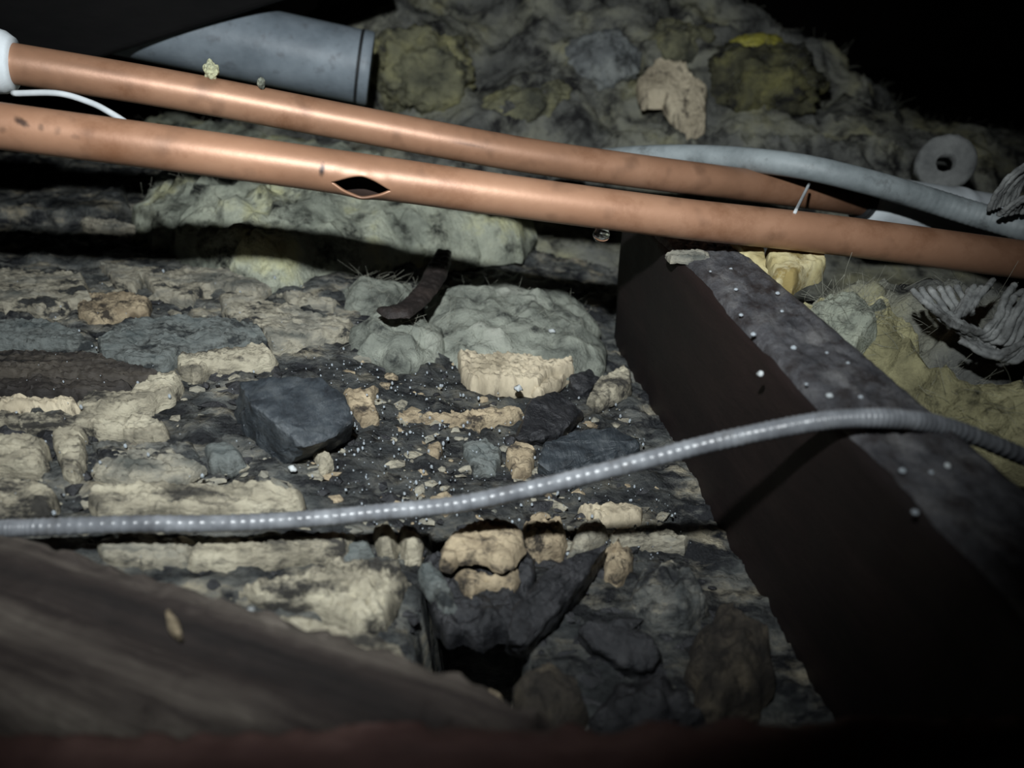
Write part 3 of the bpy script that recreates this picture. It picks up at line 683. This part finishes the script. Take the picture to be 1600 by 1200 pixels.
rope('frayed grey rope end hanging beside the hose at the upper right edge', ls, 0.0012)

# ------------------------------------------------------------------ charcoal and loose pieces on the rotten floor
def rock(name, label, cat, top, base, h, m, group=None, nz=0.0008, surf=base_z, sub=3):
    T = [hit(x, y, surf, h * f) for (x, y, f) in top]; B = [hit(x, y, surf, 0.0) for (x, y) in base]
    bm = bmesh.new()
    for p in T: bm.verts.new(p)
    for p in B: bm.verts.new(p - np.array((0, 0, 0.003)))
    bmesh.ops.convex_hull(bm, input=bm.verts)
    bmesh.ops.delete(bm, geom=[v for v in bm.verts if not v.link_faces], context='VERTS')
    bmesh.ops.triangulate(bm, faces=bm.faces)
    bmesh.ops.bevel(bm, geom=bm.edges[:], offset=0.0007, segments=1, affect='EDGES', clamp_overlap=True)
    bmesh.ops.triangulate(bm, faces=bm.faces)
    for _ in range(sub): bmesh.ops.subdivide_edges(bm, edges=[e for e in bm.edges if e.calc_length() > 0.0016], cuts=1, use_grid_fill=False); bmesh.ops.triangulate(bm, faces=bm.faces)
    bmesh.ops.recalc_face_normals(bm, faces=bm.faces); bm.normal_update()
    co = np.array([v.co for v in bm.verts]); n_ = fbm(co * 260 * np.array((1, .5, 1)) + SEED[0], 4, .6)
    for v, a in zip(bm.verts, n_): v.co = v.co + v.normal * float(a) * nz
    loc = co.mean(0)
    V = np.array([v.co for v in bm.verts]); bm.verts.index_update(); F = [tuple(v.index for v in f.verts) for f in bm.faces]; bm.free()
    o = link(name, V, F, m, None, True, loc); o.data.set_sharp_from_angle(angle=math.radians(35)); SEED[0] += 1
    return tag(o, label, cat, group)
GC = 'charcoal lumps on the rotten floor'
rock('charcoal_lump', 'large angular black charcoal lump standing on the rotten wood left of centre', 'charcoal',
     [(374, 596, .9), (420, 588, 1), (500, 588, 1), (538, 618, .95), (553, 655, .8), (520, 682, .75), (470, 700, .7), (430, 660, .9), (392, 630, .95)],
     [(362, 650), (372, 672), (404, 700), (442, 722), (500, 704), (548, 682), (520, 640), (400, 640)], 0.020, M['coal'], GC)
rock('charcoal_lump', 'flat black charcoal lump below the pale square-cut block', 'charcoal',
     [(828, 622, 1), (868, 610, 1), (910, 640, .8), (890, 662, .8), (866, 682, .6), (815, 690, .5), (806, 684, .6)], [(800, 692), (830, 694), (872, 690), (912, 650), (850, 640)], 0.010, M['coaldark'], GC)
rock('charcoal_lump', 'wet glinting charcoal block just above the cable near the joist', 'charcoal',
     [(850, 690, 1), (900, 672, 1), (960, 668, 1), (1000, 690, .9), (985, 715, .6), (930, 730, .6), (862, 738, .6), (842, 722, .7)], [(838, 736), (866, 748), (940, 738), (1005, 716), (930, 690)], 0.009, M['coal'], GC)
rock('charcoal_lump', 'long dark charred stick slanting from the tan flakes into the black hole', 'charcoal',
     [(948, 850, 1), (930, 880, .8), (880, 945, .8), (822, 1008, .7), (795, 1002, .8), (802, 950, 1), (852, 892, 1), (905, 862, 1)], [(950, 870), (885, 960), (820, 1020), (790, 1010), (850, 920)], 0.012, M['coaldark'], GC)
rock('charcoal_lump', 'smooth oval black lump in the dark front debris near the joist', 'charcoal',
     [(902, 982, .7), (922, 966, 1), (962, 974, 1), (1012, 990, 1), (1032, 1018, .8), (1018, 1042, .6), (978, 1042, .6), (930, 1012, .7)], [(900, 992), (935, 1028), (980, 1056), (1024, 1054), (1040, 1024), (960, 1000)], 0.010, M['coaldark'], GC)
rock('charcoal_lump', 'small black charcoal bit beside the yellow chip near the joist', 'charcoal',
     [(888, 585, 1), (920, 575, 1), (938, 590, .8), (920, 610, .6), (896, 606, .6)], [(884, 606), (912, 622), (940, 604), (910, 596)], 0.008, M['coaldark'], GC)
slab('charcoal_lump', 'dark crumbly charcoal ledge overhanging the black hole at the bottom', 'charcoal', [(655, 862), (838, 862), (828, 940), (806, 985), (780, 978), (755, 994), (722, 982), (700, 990), (676, 962)], 0.007, M['coaldark'], surf=flat(0.0), lift=-0.001, rough=.0022, freq=240, jit=2.5, edge=.002, group=GC)
slab('earth_clod', 'rounded grey-brown clod at the foot of the joist', 'clod', [(1075, 1000), (1090, 960), (1130, 932), (1180, 940), (1215, 985), (1222, 1030), (1195, 1075), (1140, 1095), (1090, 1085)], 0.018, M['browndirt'], dome=0.9, rough=0.003, freq=160, bulge=.003)
slab('earth_clod', 'dark low clod between the oval lump and the bottom board', 'clod', [(960, 1060), (1030, 1050), (1080, 1080), (1110, 1120), (1040, 1140), (960, 1130), (920, 1100)], 0.012, M['coaldark'], dome=0.8, rough=0.003, freq=160)
slab('earth_clod', 'dull brown crust in front of the black hole', 'clod', [(800, 1050), (850, 1030), (900, 1050), (920, 1100), (870, 1140), (810, 1120)], 0.010, M['browndirt'], dome=0.7, rough=0.003, freq=160)
slab('earth_clod', 'dark gritty clod right of the tan flakes against the joist', 'clod', [(1000, 880), (1050, 865), (1085, 890), (1110, 935), (1080, 965), (1020, 960), (985, 920)], 0.010, M['char'], dome=0.8, rough=0.003, freq=200)
slab('stone', 'small blue-grey stone below the large charcoal lump', 'stone', [(316, 692), (350, 685), (374, 700), (380, 715), (358, 725), (322, 716)], 0.006, M['bluegrey'], dome=0.6)

GF = 'rotten wood flakes on the floor'
def flake(label, poly, th, m, **k):
    k.setdefault('grain', 0.0007); k.setdefault('rough', 0.0010); k.setdefault('freq', 420); k.setdefault('octv', 5); k.setdefault('gain', 0.62)
    return slab('wood_flake', label, 'wood flake', poly, th * 0.72, M[m], group=GF, **k)
# upper left: layered ledges of the rotten timber
flake('greenish grey wood layer at the left edge under the pipes', [(-60, 415), (60, 425), (130, 428), (145, 468), (60, 482), (-60, 476)], 0.007, 'greywood')
flake('long torn pale wood layer with a toothed lower edge', [(152, 408), (240, 420), (300, 416), (370, 427), (424, 450), (400, 463), (345, 447), (318, 455), (300, 472), (262, 462), (240, 456), (222, 432), (212, 450), (175, 440)], 0.006, 'greywood')
flake('pale brown crumbly wood patch under the toothed layer', [(120, 462), (195, 455), (236, 470), (230, 486), (192, 488), (150, 502), (122, 490)], 0.005, 'tan')
flake('pale pointed wood splinter beside the grey-green wool wad', [(430, 452), (470, 456), (532, 474), (520, 482), (452, 470)], 0.005, 'greywood')
flake('long grey wood tongue ending in a pale point at its right', [(340, 457), (392, 462), (440, 477), (495, 490), (552, 508), (550, 520), (470, 532), (425, 540), (408, 520), (370, 505), (345, 480)], 0.008, 'greywood')
flake('broad blue-grey wood slab with a rounded left end', [(150, 532), (195, 506), (280, 498), (400, 508), (418, 530), (340, 543), (280, 550), (265, 566), (200, 572), (156, 556)], 0.010, 'bluegrey')
flake('thin bluish wood ledge at the left edge over the dark layers', [(-60, 508), (60, 500), (122, 516), (150, 540), (100, 544), (-60, 540)], 0.009, 'bluegrey')
flake('black layered wood strip below the bluish ledge', [(-60, 552), (60, 550), (150, 556), (230, 576), (262, 582), (220, 596), (100, 592), (-60, 584)], 0.006, 'darkwood')
flake('dark reddish wood strip above the bright white-edged strip', [(-60, 592), (60, 590), (180, 598), (220, 604), (130, 618), (-60, 616)], 0.006, 'darkwood')
flake('narrow whitish wood strip at the left edge', [(-60, 622), (60, 622), (118, 627), (124, 636), (60, 640), (-60, 638)], 0.006, 'paler')
flake('pale flake rising to the right toward the yellowish chip', [(116, 628), (140, 610), (200, 612), (236, 592), (276, 582), (286, 600), (270, 618), (236, 632), (186, 648), (138, 645)], 0.008, 'pale', tilt=(.08, 0))
flake('yellowish rounded chip above the large charcoal lump', [(277, 562), (285, 548), (340, 548), (372, 542), (416, 540), (430, 558), (420, 567), (370, 568), (330, 572), (300, 584), (280, 579)], 0.007, 'pale')
flake('long pale lath-like strip left of the large charcoal lump', [(-60, 642), (150, 649), (235, 651), (258, 665), (262, 679), (240, 684), (160, 676), (120, 666), (-60, 656)], 0.006, 'pale')
flake('upright pale tooth-shaped chip hanging below the lath-like strip', [(78, 672), (130, 666), (133, 702), (126, 735), (112, 746), (98, 738), (86, 702)], 0.007, 'pale', sp=.0011)
flake('blocky pale wood piece at the left edge beside the tooth-shaped chip', [(-60, 676), (60, 683), (74, 691), (70, 716), (54, 729), (-60, 724)], 0.009, 'pale')
flake('long pale split slab just above the cable at left', [(138, 758), (165, 752), (300, 756), (430, 768), (474, 775), (476, 802), (380, 806), (260, 802), (150, 802), (134, 782)], 0.010, 'pale')
flake('mouldy pale slab at the left edge above the cable', [(-60, 748), (60, 751), (88, 772), (82, 802), (-60, 810)], 0.009, 'pale')
flake('grey cracked wood between the two pale slabs', [(180, 700), (260, 705), (320, 728), (280, 748), (190, 748), (140, 735)], 0.005, 'greywood')
flake('dark grey wood piece under the lath-like strip', [(140, 690), (215, 692), (300, 690), (310, 712), (240, 722), (160, 722)], 0.004, 'char')
# middle
flake('pale square-cut wood block with a ragged lower edge at centre', [(714, 546), (780, 552), (850, 560), (896, 571), (898, 583), (856, 590), (842, 604), (800, 600), (735, 592), (718, 574)], 0.010, 'paler', lift=0.002)
flake('small cream chip at the right corner of the square-cut block', [(825, 593), (850, 581), (886, 590), (870, 602), (846, 613), (832, 606)], 0.006, 'paler', lift=0.003)
flake('yellow lumpy chip leaning at the joist foot', [(918, 616), (935, 592), (970, 575), (987, 582), (988, 600), (964, 615), (936, 626)], 0.008, 'pale', lift=0.003)
flake('thin brown stick lying below the square-cut block', [(617, 641), (700, 643), (740, 642), (800, 645), (818, 650), (800, 657), (740, 663), (700, 656), (620, 650)], 0.005, 'tan')
flake('tan crumbly patch right beside the large charcoal lump', [(533, 612), (560, 606), (590, 603), (584, 630), (592, 654), (562, 660), (546, 634)], 0.005, 'tan')
flake('tiny tan crumb below the large charcoal lump', [(488, 706), (510, 703), (521, 719), (500, 728)], 0.006, 'pale', step=5)
flake('grey mouldy crumb patch above the cable at centre', [(722, 692), (760, 684), (782, 705), (775, 738), (740, 735)], 0.004, 'bluegrey')
flake('brown crumb patch between mouldy patch and wet charcoal block', [(790, 700), (815, 688), (836, 702), (830, 738), (800, 742)], 0.005, 'tan')
flake('very small orange chip in the black wet area', [(668, 696), (690, 694), (687, 708), (670, 709)], 0.004, 'tan', step=4)
flake('pinkish chip touching the upper side of the cable', [(666, 775), (700, 768), (718, 782), (700, 796), (672, 794)], 0.006, 'tan')
flake('pale ragged strip under the cable beside the joist', [(905, 788), (960, 784), (1006, 795), (1002, 812), (940, 812)], 0.006, 'paler')
flake('thin pale sliver pointing at the joist below the cable', [(950, 830), (1030, 828), (1076, 845), (1070, 856), (1030, 850), (960, 846)], 0.005, 'greywood')
flake('dark brown chip half under the cable', [(880, 705), (905, 700), (945, 700), (940, 716), (900, 722)], 0.005, 'tan')
# below the cable
flake('left one of two pale nuggets just below the cable', [(580, 822), (608, 818), (620, 834), (615, 860), (592, 864)], 0.010, 'pale', dome=.5)
flake('right one of two pale nuggets just below the cable', [(620, 828), (650, 820), (661, 840), (655, 861), (630, 866)], 0.010, 'pale', dome=.5)
flake('large arched tan flake below the cable', [(685, 872), (690, 846), (706, 825), (742, 815), (800, 813), (818, 830), (818, 860), (801, 883), (785, 888), (766, 876), (746, 866), (716, 868), (704, 881)], 0.007, 'tan', lift=.008, sink=0.0, dome=.3)
flake('smaller arched tan flake tucked under the large arched one', [(708, 892), (730, 883), (760, 896), (790, 898), (810, 883), (813, 905), (801, 930), (790, 916), (760, 911), (736, 926), (716, 906)], 0.006, 'tan', lift=.003, dome=.3)
flake('crumbly tan lump with a dark pit right of the arched flake', [(815, 817), (840, 808), (880, 808), (888, 838), (880, 858), (842, 863), (818, 846)], 0.011, 'tan', dome=.6, rough=.002)
flake('pale slanting splinter between crumbly lump and charred stick', [(882, 874), (890, 842), (906, 816), (936, 808), (950, 830), (930, 850), (906, 866)], 0.009, 'greywood', dome=.4)
flake('knobbly ochre crumb at the upper end of the charred stick', [(944, 853), (966, 845), (992, 856), (986, 881), (966, 898), (946, 890)], 0.010, 'tan', dome=.6, rough=.002)
flake('big olive-beige crumbling chunk above the near plank', [(352, 908), (400, 895), (480, 886), (532, 876), (620, 878), (642, 896), (612, 940), (602, 966), (562, 982), (530, 966), (480, 936), (420, 926)], 0.013, 'pale', dome=.4, rough=.002)
flake('dirty pale slab right under the cable left of the nuggets', [(300, 848), (360, 838), (470, 836), (560, 838), (540, 862), (440, 872), (340, 880), (290, 870)], 0.008, 'pale')
flake('dark gritty wood under the cable at left', [(150, 850), (240, 846), (300, 852), (290, 874), (220, 882), (160, 870)], 0.005, 'greywood')
flake('long beige sliver lying along the far edge of the near plank', [(400, 945), (470, 962), (530, 985), (600, 1005), (634, 1032), (624, 1044), (560, 1026), (480, 1002), (420, 975)], 0.008, 'pale', lift=.003)
flake('grey weathered twig piece left of the black hole', [(650, 882), (676, 875), (700, 905), (716, 946), (696, 956), (670, 920)], 0.007, 'bluegrey', dome=.5)
flake('dark blue-grey shard under the nuggets', [(530, 838), (575, 842), (585, 868), (545, 876), (520, 860)], 0.005, 'bluegrey')
flake('tiny light chip at the front edge of the black hole', [(758, 1076), (780, 1078), (789, 1096), (764, 1093)], 0.005, 'tan', step=5)
flake('big tan wood flake stuck in the wool heap at the back', [(995, 130), (1030, 100), (1070, 106), (1104, 138), (1102, 192), (1075, 206), (1052, 178), (1036, 155), (1003, 155)], 0.012, 'paler', surf=ground_z, lift=.018, tilt=(0, .35))
flake('dark grey timber remnant under the left end of the front pipe', [(-60, 275), (60, 268), (190, 285), (205, 325), (120, 335), (-60, 330)], 0.012, 'char', surf=ground_z)
flake('narrow grey splinter in the shadow under the front pipe at left', [(125, 343), (180, 345), (218, 354), (212, 362), (130, 356)], 0.006, 'greywood', surf=ground_z)
slab('wood_flake', 'small orange-tan chip lying on the near plank', 'wood flake', [(256, 952), (267, 950), (283, 986), (276, 990), (262, 975)], 0.003, M['tan'], surf=flat(0.0395), step=4, sink=.001, group=GF)
def crumb(label, x, y, r, up=0.004, surf=base_z):
    p = hit(x, y, surf, up); o = drop('plaster_crumb', p, r, label, 'white plaster crumbs', 0.8, 'white', 'crumb')
    for v in o.data.vertices: v.co *= 0.8 + 0.9 * perlin(np.array([[v.co.x * 600 + x, v.co.y * 600 + y, v.co.z * 600]]))[0]
flake('pale splinter lying on the far end of the dusty joist', [(1040, 396), (1065, 390), (1105, 394), (1112, 404), (1075, 408), (1048, 405)], 0.002, 'greywood', surf=flat(JTOP + .0012), sink=.001)
crumb('white crumb at the lower edge of the square-cut pale block', 810, 607, 0.0021, .010)
crumb('white crumb on the grey wool mat near the joist', 863, 517, 0.0019, .016)
crumb('white crumb on the grey wool mat near its left edge', 664, 478, 0.0017, .014)
crumb('white crumb at the front of the large charcoal lump', 457, 732, 0.0014, .003)
crumb('white crumb at the far edge of the near plank', 418, 966, 0.0016, .022)
crumb('smaller white crumb just left of another by the near plank', 393, 955, 0.0012, .022)
crumb('pale crumb on the shaded side edge of the joist', 1189, 584, 0.0013, 0, flat(JTOP - .001))
crumb('pale crumb on the joist just above the cable', 1294, 616, 0.0010, 0, flat(JTOP + .002))
crumb('pale crumb on the joist below the cable shadow', 1478, 728, 0.0010, 0, flat(JTOP + .002))

# drops and grit
rs = np.random.RandomState(3)
for (x, y) in [(1150, 452), (1215, 458), (1222, 486), (1158, 492), (1177, 522), (1240, 543), (1292, 551), (1325, 567), (1110, 424), (1142, 420), (1260, 600), (1345, 620), (1410, 735), (1455, 738), (1430, 800)]:
    drop('water_drop', hit(x, y, flat(JTOP + .0022)), rs.uniform(.0005, .0010), 'tiny glinting water drop on the dusty top of the joist', 'water drops on the joist', 0.7, 'glint_bead')
def bits(name, n, region, rmin, rmax, m, surf, seed, parent):
    rs = np.random.RandomState(seed); V = []; F = []
    ico = [(0, 0, 1), (.9, 0, .3), (.28, .85, .3), (-.72, .5, .3), (-.72, -.5, .3), (.28, -.85, .3), (.72, .5, -.4), (-.28, .85, -.4), (-.9, 0, -.4), (-.28, -.85, -.4), (.72, -.5, -.4), (0, 0, -1)]
    tri = [(0,1,2),(0,2,3),(0,3,4),(0,4,5),(0,5,1),(1,6,2),(2,7,3),(3,8,4),(4,9,5),(5,10,1),(6,7,2),(7,8,3),(8,9,4),(9,10,5),(10,6,1),(6,11,7),(7,11,8),(8,11,9),(9,11,10),(10,11,6)]
    ico = np.array(ico); P = np.asarray(region, float)
    while n > 0:
        q = rs.uniform(P.min(0), P.max(0), (1, 2))
        if not inside(q, P)[0]: continue
        n -= 1
        c = hit(q[0, 0], q[0, 1], surf, 0.0005)
        if pit_m(c[:1], c[1:2])[0] > .02: continue
        r = rmin + (rmax - rmin) * rs.rand() ** 3
        v = ico * r * rs.uniform(.6, 1.4, (12, 1)) * np.array((rs.uniform(.8, 2.2), rs.uniform(.7, 1.2), rs.uniform(.4, .8)))
        a = rs.uniform(-.7, .7); R = np.array(((math.cos(a), -math.sin(a), 0), (math.sin(a), math.cos(a), 0), (0, 0, 1)))
        k = len(V); V += list((v @ R.T) + c); F += [tuple(i + k for i in t) for t in tri]
    o = link(name, V, F, m, parent, False, (0, 0, 0), 'stuff'); return o
FL = [(0, 440), (540, 440), (930, 560), (1000, 690), (1090, 860), (1210, 1060), (900, 1100), (650, 1010), (300, 905), (0, 800)]
FU = [(0, 440), (540, 440), (930, 560), (1000, 690), (1080, 850), (700, 880), (300, 890), (0, 800)]
tag(bits('wood_crumbs', 700, FU, .0006, .0034, M['greywood'], lambda x, y: base_z(x, y) - .001, 5, None), 'grey and beige wood crumbs strewn over the rotten floor', 'crumbs')
tag(bits('charcoal_grit', 1100, FL, .0006, .0036, M['coaldark'], lambda x, y: base_z(x, y) - .001, 6, None), 'black charcoal grit strewn over the rotten floor', 'grit')
tag(bits('tan_crumbs', 220, [(540, 560), (930, 560), (1000, 690), (1060, 860), (700, 880), (560, 870), (480, 740)], .0006, .0032, M['tan'], lambda x, y: base_z(x, y) - .001, 8, None), 'small tan crumbs between charcoal and cable', 'crumbs')

def beads(name, label, regions, seed):
    rs = np.random.RandomState(seed); bm = bmesh.new()
    for poly, n, surf in regions:
        P = np.asarray(poly, float)
        while n > 0:
            q = rs.uniform(P.min(0), P.max(0), (1, 2))
            if not inside(q, P)[0]: continue
            n -= 1; c = hit(q[0, 0], q[0, 1], surf, 0.001); r = 0.00016 + 0.00045 * rs.rand() ** 3
            if pit_m(c[:1], c[1:2])[0] > .02: continue
            bmesh.ops.create_icosphere(bm, subdivisions=2, radius=r, matrix=Matrix.Translation(c) @ Matrix.Diagonal((1, 1, rs.uniform(1, 2.0), 1)))
    me = bpy.data.meshes.new(name); bm.to_mesh(me); bm.free(); me.polygons.foreach_set('use_smooth', [True] * len(me.polygons)); me.materials.append(M['glint_bead'])
    o = bpy.data.objects.new(name, me); COL.objects.link(o); o['kind'] = 'stuff'; tag(o, label, 'water beads'); return o
beads('water_beads', 'fine glinting water beads all over the wet charred floor', [
    ([(480, 560), (930, 570), (1010, 690), (1080, 850), (1010, 880), (760, 850), (620, 840), (560, 800), (480, 760)], 750, lambda x, y: base_z(x, y) + .0012),
    ([(0, 420), (540, 420), (900, 560), (480, 760), (300, 900), (0, 800)], 160, lambda x, y: base_z(x, y) + .004)], 12)
